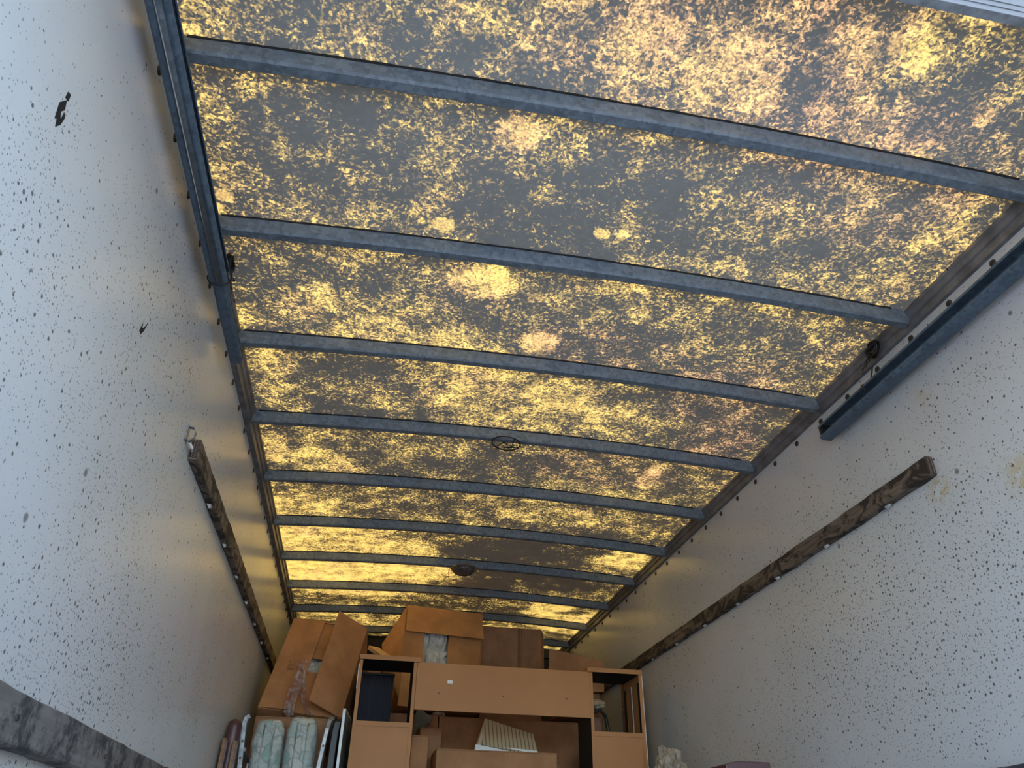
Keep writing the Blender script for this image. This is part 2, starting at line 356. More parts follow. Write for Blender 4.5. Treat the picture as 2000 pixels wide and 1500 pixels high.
b = MB(); b.v = [tuple(p) for p in np.stack([X, Y, Z], -1).reshape(-1, 3).tolist()]
b.f = [(j*nx+i, j*nx+i+1, (j+1)*nx+i+1, (j+1)*nx+i) for j in range(ny-1) for i in range(nx-1)]; b.m = [0]*len(b.f)
ceiling = struct(b.build('ceiling', 'roof', fix=False, smooth=True))
tag(ceiling, 'translucent amber fibreglass truck roof spotted with moss and lichen')
for nm, arr in (('clean', field(CLEAN, X, Y)-field(DIRTY, X, Y)), ('tint', field(TINT, X, Y))):
    ceiling.data.attributes.new(nm, 'FLOAT', 'POINT').data.foreach_set('value', arr.reshape(-1).astype(np.float32))

# roof bows
def bow_mesh():
    sec = [(0.0, 0.0), (0.003, -0.047), (0.009, -0.053), (0.036, -0.053), (0.042, -0.047), (0.045, 0.0)]
    n = 28; xs_ = [-XR-0.012 + (2*XR+0.024)*i/n for i in range(n+1)]
    return MB().sweep(lambda x: [Vector((x, a, zroof(x)-0.001+c)) for a, c in sec], xs_)
def seal_mesh(seed):
    rnd = random.Random(seed); n = 90; q = MB()
    xs_ = [-XR+0.01+(2*XR-0.06)*i/n for i in range(n+1)]
    w_ = [0.0015+0.003*rnd.random() for _ in xs_]
    return q.sweep(lambda i: [Vector((xs_[i], -w_[i], zroof(xs_[i])-0.0015)), Vector((xs_[i], 0.001, zroof(xs_[i])-0.0015)), Vector((xs_[i], 0.001, zroof(xs_[i])-0.007)), Vector((xs_[i], -w_[i]*0.6, zroof(xs_[i])-0.006))], range(n+1))
bow_data = None
for i in range(-2, 10):
    if bow_data is None:
        o = bow_mesh().build('roof_bow', 'galv', ceiling); bow_data = o.data
    else:
        o = bpy.data.objects.new('roof_bow', bow_data); COL.objects.link(o); o.parent = ceiling
    o.location = (0, BOW0+BOWS*i, 0)
    seal_mesh(i).build('sealant_strip', 'seal_and_slot_shade', o)

# walls
def wall_grid(x, name, label, flip, moulds, stains):
    ny_, nz_ = 240, 84
    ys_ = np.linspace(Y0, Y1, ny_); zs_ = np.linspace(0, ZR, nz_); Yg, Zg = np.meshgrid(ys_, zs_)
    q = MB(); q.v = [(x, float(a), float(c)) for a, c in zip(Yg.ravel(), Zg.ravel())]
    q.f = [(j*ny_+i, j*ny_+i+1, (j+1)*ny_+i+1, (j+1)*ny_+i) for j in range(nz_-1) for i in range(ny_-1)]
    if flip: q.f = [f[::-1] for f in q.f]
    q.m = [0]*len(q.f)
    # outer skin gives the panel its thickness
    xo = x+(0.03 if x > 0 else -0.03)
    q.box((min(x, xo)+(0.0005 if x > 0 else 0), Y0, 0), (max(x, xo)-(0.0005 if x < 0 else 0), Y1, ZR-0.005))
    o = struct(q.build(name, 'wall', fix=False)); tag(o, label)
    n_extra = len(q.v)-ny_*nz_
    def fld(lst):
        a = np.zeros_like(Yg)
        for (px, py, ry, rz, am) in lst:
            c = at(px, py, x=x); a += am*np.exp(-(((Yg-c.y)/ry)**2+((Zg-c.z)/rz)**2))
        return np.concatenate([a.ravel(), np.zeros(n_extra)]).astype(np.float32)
    for nm, l in (('mould', moulds), ('stain', stains)):
        o.data.attributes.new(nm, 'FLOAT', 'POINT').data.foreach_set('value', fld(l))
    return o
wall_left = wall_grid(XL, 'wall_left', 'white truck side wall freckled with mould, two small tears in it', True,
    [(180,1250,.45,.30,.45),(60,380,.25,.15,.22),(40,560,.4,.2,.2),(250,600,.3,.2,.1),(330,1330,.5,.15,.15),(20,1460,.3,.15,.3),(480,900,.8,.25,-.2),(250,100,.4,.3,-.05),(400,450,1.0,.22,-.15)], [])
wall_right = wall_grid(XW, 'wall_right', 'white truck side wall peppered with mould and yellow stains', False,
    [(1900,1150,.55,.38,.45),(1750,1300,.5,.3,.3),(1950,700,.4,.2,.2),(1650,1200,.5,.3,.15),(1550,1400,.5,.2,.2),(1400,1000,.9,.35,-.12),(1750,760,.5,.12,-.1)],
    [(1830,957,.035,.03,1.0),(1838,940,.02,.05,.5),(1996,930,.05,.06,.8),(1800,770,.03,.05,.45)])

# rivets, one every 8 inches under the top rails
riv = MB().lathe([(0.0125, 0), (0.0125, 0.002), (0.010, 0.005), (0.005, 0.0065)], (0, 0, 0), 12)
rl = riv.build('rivet', 'rivet', smooth=False); rdata = rl.data; bpy.data.objects.remove(rl)
for wall, x, ys0, ry in ((wall_left, XL, 1.256, R(90)), (wall_right, XW, 1.459, R(-90))):
    k = 0; y = ys0-0.2032*5
    while y < Y1-0.05:
        o = bpy.data.objects.new('rivet', rdata); COL.objects.link(o); o.parent = wall
        o.location = (x, y, 2.339); o.rotation_euler = (0, ry, 0); y += 0.2032; k += 1

# tears in the left wall
def tear(px, py, pts, wall, x):
    c = at(px, py, x=x); q = MB()
    sgn = 1 if x < 0 else -1
    for poly in pts:
        f_ = [(x+sgn*0.0012, c.y+a, c.z+d) for a, d in poly]; bk = [(x, p_[1], p_[2]) for p_ in f_]; n = len(poly)
        q.add(f_+bk, [tuple(range(n))]+[(i, (i+1) % n, n+(i+1) % n, n+i) for i in range(n)])
    return q.build('torn_patch', 'hole', wall)
tear(120, 220, [[(-.010,-.028),(-.018,.006),(-.004,.030),(.004,.012),(-.004,-.002),(.004,-.012)],[(.006,.008),(.014,.004),(.012,-.018),(.002,-.036),(-.004,-.022),(.006,-.008)]], wall_left, XL)
tear(132, 190, [[(-.006,-.008),(-.006,.008),(.004,.012),(.006,-.004)]], wall_left, XL)
tear(279, 640, [[(-.016,-.020),(-.010,.006),(-.004,-.004),(.006,.004),(.020,.030),(.010,-.004),(-.002,-.022)]], wall_left, XL)

# floor of planks, front wall, unseen bounce ground outside
fl = struct(MB().box((XL-0.03, Y0, -0.06), (XW+0.03, Y1, -0.012)).build('floor', 'floor')); tag(fl, 'wooden plank truck bed')
pk = MB().box((-0.073, Y0, -0.012), (0.073, Y1, 0.0)).build('plank', 'floor', fl, bevel=0.003); pdata = pk.data
x = XL+0.076
pk.location.x = x
while x < XW-0.2:
    x += 0.150; o = pk.copy(); COL.objects.link(o); o.location.x = x
wf = struct(MB().box((XL-0.03, Y1, -0.06), (XW+0.03, Y1+0.03, ZR+0.04)).build('wall_front', 'dark')); tag(wf, 'dark front wall of the truck box')
struct(MB().box((-40, -40, -1.0), (40, 50, -0.95)).build('ground', 'bounce_ground'))  # unseen ground, made pale so it bounces more light into the truck
MB().box((XL, Y1-0.05, ZR-0.085), (XW, Y1-0.001, ZR-0.01)).build('header_rail', 'dark', wf)

# top rails
def rail(side, x, name):
    s = side; e = s*XR
    sec = [(e, ZR-0.002), (e, ZR-0.014), (e+s*0.006, ZR-0.020), (e+s*0.010, ZR-0.036), (e+s*0.016, ZR-0.040), (e+s*0.018, ZR-0.066), (x, ZR-0.068), (x, ZR-0.002)]
    yy = [Y0+(Y1-Y0)*i/40 for i in range(41)]
    o = struct(MB().sweep(lambda y: [Vector((a, y, c)) for a, c in sec], yy).build(name, 'rail'))
    return tag(o, 'dull grey aluminium rail along the top of the %s wall' % ('right' if s > 0 else 'left'))
trim_1 = rail(-1, XL, 'trim_1'); trim_2 = rail(1, XW, 'trim_2')
for side, tr_ in ((-1, trim_1), (1, trim_2)):       # black slips standing in for the shade in the rail's slot cuts
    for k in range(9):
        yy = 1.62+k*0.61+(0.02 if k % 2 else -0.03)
        MB().box((side*(XR-0.0012), yy, ZR-0.0135), (side*(XR+0.001), yy+0.004, ZR-0.003)).build('rail_slot_shade', 'seal_and_slot_shade', tr_)
# overhead door pushed open under the roof
d1 = struct(MB().box((-1.10, -0.10, 2.262), (1.10, 0.716, 2.290)).build('door_1', 'door', bevel=0.004)); tag(d1, 'white roll-up door panel parked under the roof')
MB().box((-1.10, 0.703, 2.2595), (1.10, 0.722, 2.292)).build('edge_trim', 'alu', d1)
for a in (0.692, 0.682): MB().box((-1.10, a, 2.2612), (1.10, a+0.002, 2.2635)).build('edge_line', 'alu', d1)

# ------------------------------------------------------------------ door tracks
def c_profile(s, x0, x1, z0, z1, lip, th=0.003):
    """C channel open to the truck's middle: x1 = wall side, x0 = open side; s = +1 right, -1 left"""
    rr = 0.008
    outer = [(x0, z1-lip), (x0, z1-rr), (x0+s*rr, z1), (x1-s*rr, z1), (x1, z1-rr), (x1, z0+rr), (x1-s*rr, z0), (x0+s*rr, z0), (x0, z0+rr), (x0, z0+lip)]
    a = s*th
    inner = [(x0+a, z0+lip), (x0+a, z0+rr), (x0+s*rr, z0+th), (x1-s*rr, z0+th), (x1-a, z0+rr), (x1-a, z1-rr), (x1-s*rr, z1-th), (x0+s*rr, z1-th), (x0+a, z1-rr), (x0+a, z1-lip)]
    return outer+inner
def track(s, x0, x1, z0, z1, ya, yb, parent, name, m, lip=0.014):
    pr = c_profile(s, x0, x1, z0, z1, lip)
    q = MB(); n = len(pr); h = n//2
    rings = [[Vector((a, y, c)) for a, c in pr] for y in (ya, yb)]
    o = len(q.v); q.v += [tuple(v) for rg in rings for v in rg]
    for j in range(n): q.f.append((j, (j+1) % n, n+(j+1) % n, n+j)); q.m.append(0)
    for base in (0, n):
        for j in range(h-1): q.f.append((base+j, base+j+1, base+n-2-j, base+n-1-j)); q.m.append(0)
    return q.build(name, m, parent)
tl = thing('door_track', 'doubled galvanised door track along the left wall, strapped with wire', 'door track', (-1.16, 1.2, 2.2))
adopt(tl, track(-1, -1.135, -1.178, 2.254, 2.289, Y0, 2.40, None, 'channel', 'galv2'))
adopt(tl, track(-1, -1.126, -1.182, 2.246, 2.296, Y0, 1.93, None, 'sleeve', 'galv2', 0.012))
adopt(tl, MB().sweep(lambda y: [Vector((-1.136, y, 2.297)), Vector((-1.136, y, 2.312)), Vector((-1.142, y, 2.318)), Vector((-1.166, y, 2.318)), Vector((-1.166, y, 2.313)), Vector((-1.142, y, 2.312)), Vector((-1.142, y, 2.297))], (Y0, 1.99)).build('flange', 'galv'))
adopt(tl, MB().tube([(-1.150, Y0, 2.2445), (-1.150, 1.925, 2.2445)], 0.0085, 8).build('bead', 'galv', smooth=True))
for xa in (-1.1375, -1.1655): adopt(tl, MB().box((xa, Y0, 2.2445), (xa+0.003, 1.925, 2.2465)).build('seam', 'galv2'))
tr2 = thing('door_track', 'dark blue-grey door track hanging off the right wall', 'door track', (1.16, 1.2, 2.2))
adopt(tr2, track(1, 1.130, 1.186, 2.200, 2.268, Y0, 2.395, None, 'channel', 'galv2', 0.016))
adopt(tr2, MB().box((1.135, 2.38, 2.225), (1.183, 2.397, 2.262)).build('stop_block', 'wire'))
for yy in (1.0, 2.03):
    adopt(tr2, MB().box((1.183, yy, 2.25), (1.2098, yy+0.03, 2.285)).build('bracket', 'galv2'))
    adopt(tl, MB().box((-1.2195, yy*0.4, 2.262), (-1.1825, yy*0.4+0.03, 2.285)).build('bracket', 'galv2'))
def wire_clump(name, label, c, s, sx, strap=None):
    t = thing(name, label, 'wire', c); rnd = random.Random(sx)
    for k in range(7):
        pts = []; ph = rnd.random()*6; rr = 0.012+0.014*rnd.random(); ax = rnd.random()*3
        for i in range(22):
            a = ph+i*0.55; pts.append(Vector(c)+Vector((s*(0.006+0.008*math.sin(a*1.7+ax)), rr*1.5*math.cos(a), rr*math.sin(a)*1.1+0.006*math.sin(a*2.3))))
        adopt(t, MB().tube(pts, 0.0022, 5).build('wire_loop', 'wire'))
    for k in range(3):
        e = Vector(c)+Vector((s*0.012, 0.03*(k-1)+0.05, -0.035-0.012*k))
        adopt(t, MB().tube([Vector(c), (Vector(c)+e)/2+Vector((0, 0.02, 0.008)), e, e+Vector((0, 0.03, -0.004+0.012*k))], 0.0018, 5).build('loose_end', 'wire'))
    return t
wl_ = wire_clump('wire_tangle', 'black wire tangle on the left rail beside the strapped track', (-1.166, 2.02, 2.395), 1, 3)
adopt(tl, MB().tube([(-1.155+0.036*math.cos(a), 1.935, 2.272+0.034*math.sin(a)) for a in [k*math.pi/8-math.pi for k in range(17)]]+[(-1.12, 1.98, 2.30), (-1.15, 2.0, 2.345)], 0.0024, 6).build('strap_wire', 'wire'))
wr_ = wire_clump('wire_tangle', 'black wire tangle on the right rail above the end of the track', (1.178, 2.02, 2.392), -1, 5)
adopt(tr2, MB().tube([(1.172, 2.045, 2.335), (1.17, 2.05, 2.32), (1.16, 2.06, 2.275), (1.13, 2.08, 2.262), (1.12, 2.05, 2.22)], 0.003, 6).build('hanger_wire', 'wire'))

# ------------------------------------------------------------------ lamps on the bows
yb = BOW0+6*BOWS+0.022; zb = zroof(0)-0.054
dl = thing('dome_light', 'round smoked dome lamp hanging under a roof bow', 'lamp', (0.0, yb, zb-0.05))
adopt(dl, MB().lathe([(0.088, 0), (0.090, -0.008), (0.084, -0.013)], (0, yb, zb), 32).build('rim', 'chrome', smooth=False))
prof = [(0.080, -0.012), (0.074, -0.024), (0.060, -0.036), (0.038, -0.045), (0.012, -0.049)]
adopt(dl, MB().lathe(prof, (0, yb, zb), 32).build('lens', 'lens', smooth=True))
for k in range(12):
    a = k*math.pi/6
    adopt(dl, MB().tube([(0.078*math.cos(a), yb+0.078*math.sin(a), zb-0.018), (0.060*math.cos(a), yb+0.060*math.sin(a), zb-0.037), (0.030*math.cos(a), yb+0.030*math.sin(a), zb-0.048)], 0.0018, 5).build('rib', 'lens'))
adopt(dl, MB().tube([(-0.095, yb, zb-0.004), (-0.10, yb+0.01, zb-0.03), (-0.09, yb+0.05, zb-0.07)], 0.002, 5).build('lamp_wire', 'wire'))
yb4 = BOW0+3*BOWS+0.022; zb4 = zroof(-0.04)-0.054
rg = thing('lamp_ring', 'bare black ring of a broken lamp under a roof bow', 'lamp', (-0.042, yb4, zb4-0.03))
ringp = [(-0.042+0.066*math.cos(a), yb4+0.066*math.sin(a), zb4-0.012-0.006*math.cos(a)) for a in [k*math.pi/16 for k in range(33)]]
adopt(rg, MB().tube(ringp, 0.0035, 6).build('ring', 'wire'))
for a0, a1 in ((0.2, 0.9), (1.1, 1.7), (2.6, 3.3)):
    adopt(rg, MB().tube([(-0.042+0.066*math.cos(a0*2), yb4+0.066*math.sin(a0*2), zb4-0.012), (-0.042+0.03*math.cos(a1*2), yb4+0.03*math.sin(a1*2), zb4-0.022), (-0.042+0.015*math.cos(a1), yb4+0.01, zb4-0.001)], 0.0025, 5).build('wire', 'wire'))

# ------------------------------------------------------------------ wooden slats on the walls
def slat(side, xw, ya, yb, z0, z1, th, label, m, seed, group=None, screws=(), end=True):
    s = -side; rnd = random.Random(seed)
    t = thing('wooden_rail', label, 'rail', (xw+s*th/2, (ya+yb)/2, z0), group)
    n = max(20, int((yb-ya)/0.06)); q = MB()
    off = [(rnd.uniform(-1, 1)*0.0022, rnd.uniform(-1, 1)*0.0022, rnd.uniform(-1, 1)*0.0012) for _ in range(n+1)]
    e = 0.004
    def ring(i):
        y = ya+(yb-ya)*i/n; a, c, d_ = off[i]
        xi = xw+s*(th+d_); x0 = xw+s*0.0004
        return [Vector((x0, y, z0+a)), Vector((xi-s*e, y, z0+a)), Vector((xi, y, z0+a+e)), Vector((xi, y, z1+c-e)), Vector((xi-s*e, y, z1+c)), Vector((x0, y, z1+c))]
    q.sweep(ring, range(n+1)); adopt(t, q.build('board', m))
    if end:
        for k in range(4):
            xa = xw+s*(th*(0.06+0.235*k)); xb = xw+s*(th*(0.06+0.235*k)+th*0.16)
            adopt(t, MB().box((min(xa, xb), ya-0.003-0.004*rnd.random(), z0+0.004), (max(xa, xb), ya+0.002, z1-0.004)).build('ply_layer', 'ply'))
    for (yy, dz) in screws:
        adopt(t, MB().lathe([(0.006, 0), (0.005, 0.003)], (xw+s*(th+0.0005), yy, z0+(z1-z0)*0.5), 8, M=Matrix.Rotation(R(90)*s, 3, 'Y')).build('screw', 'rivet'))
        xc = xw+s*th*0.45; 
        adopt(t, MB().add([(xc-0.008, yy-0.02, z0-0.001), (xc+0.008, yy-0.015, z0-0.001), (xc+0.005, yy+0.02, z0-0.001), (xc-0.006, yy+0.012, z0-0.001), (xc, yy, z0-0.012)], [(0, 1, 2, 3), (0, 1, 4), (1, 2, 4), (2, 3, 4), (3, 0, 4)]).build('chip', 'chip'))
    return t
slat(-1, XL, 2.36, 6.0, 1.843, 1.914, 0.030, 'upper wooden slat on the left wall beside the metal hook', 'wood', 1, screws=[(2.75+0.42*k, 0) for k in range(7)])
slat(1, XW, 1.945, 6.0, 1.838, 1.905, 0.030, 'dark blotched upper wooden slat on the right wall by the yellow stain', 'wood', 2, screws=[(2.2+0.41*k, 0) for k in range(8)])
slat(-1, XL, Y0+0.02, 4.05, 0.905, 0.992, 0.045, 'thick grey mottled lower rub rail on the left wall', 'wood2', 3, screws=[(1.60, 0), (2.2, 0)], end=False)
slat(1, XW, Y0+0.02, 3.6, 0.905, 0.985, 0.045, 'lower wooden rub rail on the right wall', 'wood2', 4, end=False)
ch = at(370, 850, x=XL+0.01)
hk = thing('metal_hook', 'small pale metal hook on the left wall above the slat end', 'hook', (XL+0.01, ch.y, ch.z-0.03))
adopt(hk, MB().box((XL+0.0005, ch.y-0.012, ch.z-0.02), (XL+0.004, ch.y+0.012, ch.z+0.035)).build('plate', 'alu', bevel=0.001))
adopt(hk, MB().sweep(lambda p_: [Vector((XL+p_[0], ch.y-0.008, ch.z+p_[1])), Vector((XL+p_[0], ch.y+0.008, ch.z+p_[1])), Vector((XL+p_[0]+0.003, ch.y+0.008, ch.z+p_[1]-0.003)), Vector((XL+p_[0]+0.003, ch.y-0.008, ch.z+p_[1]-0.003))], [(0.003, 0.03), (0.018, 0.028), (0.026, 0.012), (0.024, -0.010), (0.012, -0.022), (0.004, -0.018)]).build('prong', 'alu'))
adopt(hk, MB().tube([(XL+0.012, ch.y+0.004, ch.z-0.02), (XL+0.02, ch.y+0.03, ch.z-0.03), (XL+0.012, ch.y+0.07, ch.z-0.022)], 0.005, 6).build('strap', 'chip'))

# ------------------------------------------------------------------ the cargo
def frame(BL, BR, TL):
    """box frame from three corner points: origin, unit width u, unit height v, inward n"""
    u = BR-BL; w_ = u.length; u.normalize(); v = TL-BL; v = v-u*v.dot(u); h_ = v.length; v.normalize(); n = v.cross(u); n = -n if n.y < 0 else n
    M = Matrix((u, n, v)).transposed().to_4x4(); M.translation = BL
    return M, w_, h_
TH = 0.005
def panel(M, a, b, c, d_, thick=TH):
    """thin board from 4 local corners (list of Vectors in box space)"""
    P_ = [M @ Vector(p_) for p_ in (a, b, c, d_)]
    n = (P_[1]-P_[0]).cross(P_[3]-P_[0]).normalized()*thick
    return MB().add(P_+[p_+n for p_ in P_], [(0, 1, 2, 3), (7, 6, 5, 4), (0, 4, 5, 1), (1, 5, 6, 2), (2, 6, 7, 3), (3, 7, 4, 0)])
def open_box(name, label, M, w_, h_, dep, m, flaps, cat='box'):
    """box lying on its side, open end (local -y) towards the door; flaps: (edge, length, angle, skew) angle 0 = closed, 90 = straight out"""
    t = thing(name, label, cat, M.translation)
    q = MB()
    q.box((0, 0, 0), (TH, dep, h_), M=M).box((w_-TH, 0, 0), (w_, dep, h_), M=M).box((TH, 0, 0), (w_-TH, dep, TH), M=M).box((TH, 0, h_-TH), (w_-TH, dep, h_), M=M).box((TH, dep-TH, TH), (w_-TH, dep, h_-TH), M=M)
    adopt(t, q.build('body', m))
    out = []
    for (edge, ln, ang, sk, inset) in flaps:
        a = R(ang); ci, so = math.cos(a)*ln, -math.sin(a)*ln
        yo = inset
        if edge == 'L': P_ = [(0.002, yo, 0.004), (0.002+ci, yo+so, 0.004+sk), (0.002+ci, yo+so, h_-0.004-sk), (0.002, yo, h_-0.004)]
        if edge == 'R': P_ = [(w_-0.002, yo, 0.004), (w_-0.002-ci, yo+so, 0.004+sk), (w_-0.002-ci, yo+so, h_-0.004-sk), (w_-0.002, yo, h_-0.004)]
        if edge == 'T': P_ = [(0.004, yo, h_-0.002), (0.004+sk, yo+so, h_-0.002-ci), (w_-0.004-sk, yo+so, h_-0.002-ci), (w_-0.004, yo, h_-0.002)]
        if edge == 'B': P_ = [(0.004, yo, 0.002), (0.004+sk, yo+so, 0.002+ci), (w_-0.004-sk, yo+so, 0.002+ci), (w_-0.004, yo, 0.002)]
        f_ = adopt(t, panel(M, *P_, thick=0.004).build('flap', m)); out.append((f_, P_))
    return t, out
def closed_box(name, label, a, b, m, rot=0.0, group=None, tape=True):
    """ordinary closed carton standing on its base, with flaps and a tape seam"""
    c = Vector(((a[0]+b[0])/2, (a[1]+b[1])/2, a[2])); hx, hy, h_ = (b[0]-a[0])/2, (b[1]-a[1])/2, b[2]-a[2]
    Mx = Matrix.Translation(c) @ Matrix.Rotation(rot, 4, 'Z')
    t = thing(name, label, 'box', c, group)
    adopt(t, MB().box((-hx, -hy, 0), (hx, hy, h_-0.008), M=Mx).build('body', m, bevel=0.004))
    for s in (-1, 1):
        adopt(t, MB().box((-hx+0.001, min(s*0.001, s*hy), h_-0.008), (hx-0.001, max(s*0.001, s*hy), h_-0.003), M=Mx).build('flap', m))
    if tape:
        adopt(t, MB().box((-hx-0.0006, -0.03, h_-0.003), (hx+0.0006, 0.03, h_-0.0022), M=Mx).build('tape_strip', 'tapeseam'))
    return t
def crumple(c, r_, seed, amp=0.35, sub=4):
    bm = bmesh.new(); bmesh.ops.create_icosphere(bm, subdivisions=sub, radius=1.0)
    for v in bm.verts:
        d_ = v.co.normalized(); k = 1.0
        o = Vector((seed*3.1, seed*1.7, seed))
        k += amp*(0.7*mnoise.noise(d_*2.2+o)+1.0*abs(mnoise.noise(d_*4.0+o))-0.4+0.6*abs(mnoise.noise(d_*9+o)))
        v.co = Vector((d_.x*r_[0], d_.y*r_[1], d_.z*r_[2]))*k+Vector(c)
    q = MB(); bm.verts.ensure_lookup_table(); q.v = [tuple(v.co) for v in bm.verts]; q.f = [tuple(v.index for v in f.verts) for f in bm.faces]; q.m = [0]*len(q.f); bm.free()
    return q

# --- fibreboard wall unit seen from its raw back
CY, CD = 4.40, 0.28
def tower(x0, x1, t, outer):
    b_ = 0.018
    # faces order: bottom, top, -y, +x, +y, -x ; slots: 0 mdf, 1 black, 2 white
    lo, ro = (2, 1) if outer == 'L' else (0, 1)
    adopt(t, MB().box((x0, CY, 0), (x0+b_, CY+CD, 1.682), [0, 0, 0, 1, 0, 2 if outer == 'L' else 1]).build('side_panel', ['mdf', 'black', 'white']))
    adopt(t, MB().box((x1-b_, CY, 0), (x1, CY+CD, 1.682), [0, 0, 0, 2 if outer == 'R' else 0, 0, 0 if outer == 'R' else 1]).build('side_panel', ['mdf', 'black', 'white']))
    xa, xb = (x0-0.002, x1+0.018) if outer == 'L' else (x0-0.014, x1+0.002)
    adopt(t, MB().box((xa, CY-0.012, 1.682), (xb, CY+CD+0.01, 1.708), [1, 0, 0, 0, 0, 0]).build('top_board', ['mdf', 'black'], bevel=0.0015))
    adopt(t, MB().box((x0+b_, CY, 1.346), (x1-b_, CY+CD, 1.370), [1, 1, 0, 1, 0, 1]).build('shelf', ['mdf', 'black']))
    adopt(t, MB().box((x0+b_, CY+0.004, 0.06), (x1-b_, CY+0.010, 1.346), [0, 0, 0, 0, 1, 0]).build('back_panel', ['mdf', 'black']))
    for zz in (0.06, 0.7):
        adopt(t, MB().box((x0+b_, CY+0.012, zz), (x1-b_, CY+CD, zz+0.02), [1]*6).build('shelf', ['mdf', 'black']))
cab = thing('wall_unit', 'raw fibreboard back of a two-tower wall unit joined by a wide board', 'cabinet', (0.21, CY+CD/2, 0))
tower(-0.607, -0.290, cab, 'L'); tower(0.705, 1.020, cab, 'R')
bm_ = adopt(cab, MB().box((-0.289, CY-0.004, 1.436), (0.704, CY+0.014, 1.684)).build('cross_board', 'mdf', bevel=0.0015))
for px, py in ((857, 1354), (983, 1360), (1107, 1365)):
    c = at(px, py, y=CY-0.004)
    o = MB().lathe([(0.0048, 0), (0.0040, 0.0006)], c, 10, M=Matrix.Rotation(R(90), 3, 'X')).build('screw_hole_shade', 'rivet'); o.parent = bm_  # flat dark disc, colour stands in for the shade inside a screw hole
c = at(879, 1332, y=CY-0.004)
o = MB().box((c.x-0.014, c.y-0.0006, c.z-0.008), (c.x+0.014, c.y, c.z+0.008), M=None).build('sticker', 'white'); o.parent = bm_
adopt(cab, MB().box((-0.6105, CY+0.002, 1.53), (-0.6072, CY+CD, 1.66)).build('edge_strip', 'white'))
for ya_, yb_, m_ in ((CY+0.004, CY+0.03, 'black'), (CY+0.135, CY+0.150, 'white'), (CY+0.150, CY+0.156, 'black'), (CY+0.245, CY+CD, 'black')):
    adopt(cab, MB().box((1.0, ya_, 1.371), (1.0018, yb_, 1.64)).build('edge_strip', m_))
adopt(cab, MB().box((1.0203, CY-0.001, 0.0), (1.0236, CY+0.012, 1.68)).build('edge_strip', 'white'))

# --- big open carton at the left, lying on its side
BL, BR, TL = at(503, 1382, y=4.80), at(665, 1404, y=4.745), at(573, 1207, y=5.08)
M, w_, h_ = frame(BL, BR, TL)
bxa, fl_ = open_box('cardboard_box', 'open tan carton tipped on its side with tape dangling from it', M, w_, h_, 0.42, 'card',
    [('T', 0.285, 3, 0, 0.012), ('B', 0.275, 3, 0, 0.012), ('L', w_*0.43, 5, 0.0, 0.0), ('R', w_*0.46, 36, 0.0, 0.0)])
lf = fl_[2][0]
q = MB(); rnd = random.Random(5); a = R(5)
for row in range(3):
    for k in range(9):
        if rnd.random() < 0.25: continue
        lx = w_*0.17+row*0.013; lz = h_*0.40+k*0.0075
        if k in (2, 6): continue
        pts = [M @ Vector((lx+dx, -math.tan(a)*(lx+dx)-0.0060, lz+dz)) for dx, dz in ((0, 0), (0.008, 0), (0.008, 0.0045), (0, 0.0045))]
        q.add(pts, [(0, 1, 2, 3)])
pm = q.build('printed_mark', 'ink'); pm.parent = lf; pm.matrix_parent_inverse = Matrix()
AZ = min((M @ Vector((i, j, 0))).z for i in (0, w_) for j in (0, 0.42)); cp = M @ Vector((w_*0.5, 0.11, h_*0.49))
nw = crumple(cp, (0.13, 0.07, 0.11), 2, 0.5).build('packing_paper', 'paper'); tag(nw, 'crumpled newsprint in the tipped open carton', 'paper')
# dangling packing tape
def ribbon(pts, wd, seed):
    rnd = random.Random(seed); q = MB(); n = len(pts); k = 7; vs = []
    for i, p_ in enumerate(pts):
        for j in range(k):
            s = (j/(k-1)-0.5)*wd*(0.7+0.5*rnd.random())
            vs.append(Vector(p_)+Vector((s, -0.012*rnd.random()+0.010*math.sin(j*2.2+i*1.3), 0.01*rnd.uniform(-1, 1))))
    return q.add(vs, [(i*k+j, i*k+j+1, (i+1)*k+j+1, (i+1)*k+j) for i in range(n-1) for j in range(k-1)])
tp = [at(px, py, y=4.74) for px, py in ((590, 1292), (586, 1312), (580, 1334), (572, 1355), (566, 1375), (564, 1392), (566, 1400))]
o = adopt(bxa, ribbon(tp, 0.06, 3).build('packing_tape', 'tape', fix=False)); tag(o, 'crumpled brown packing tape')
tp = [at(px, py, y=4.75) for px, py in ((592, 1300), (590, 1325), (592, 1350), (596, 1375), (604, 1396))]
adopt(bxa, ribbon(tp, 0.03, 8).build('packing_tape', 'tape', fix=False))

# --- upright carton in the middle with its flap hanging over the opening
BL, BR, TL = at(776, 1378, y=5.16), at(936, 1392, y=5.22), at(790, 1181, y=5.20)
M, w_, h_ = frame(BL, BR, TL)
bxd, fl_ = open_box('cardboard_box', 'orange-lit open carton with a drooping top flap and newsprint inside', M, w_, h_, 0.46, 'card3',
    [('L', 0.135, 6, 0, 0.010), ('R', 0.235, 4, 0, 0.010), ('T', 0.195, 14, -0.004, 0.0), ('B', 0.20, 5, 0, 0.0)])
P_ = [(-0.002, 0.0, 0.05), (-0.105, 0.16, 0.25), (-0.125, 0.13, h_-0.24), (-0.002, 0.0, h_-0.01)]
adopt(bxd, panel(M, *P_, thick=0.004).build('side_flap', 'card3'))
cp = M @ Vector((w_*0.40, 0.09, h_*0.52))
tag(crumple(cp, (0.11, 0.06, 0.20), 7, 0.55).build('packing_paper', 'paper'), 'crumpled newsprint in the orange-lit carton', 'paper')

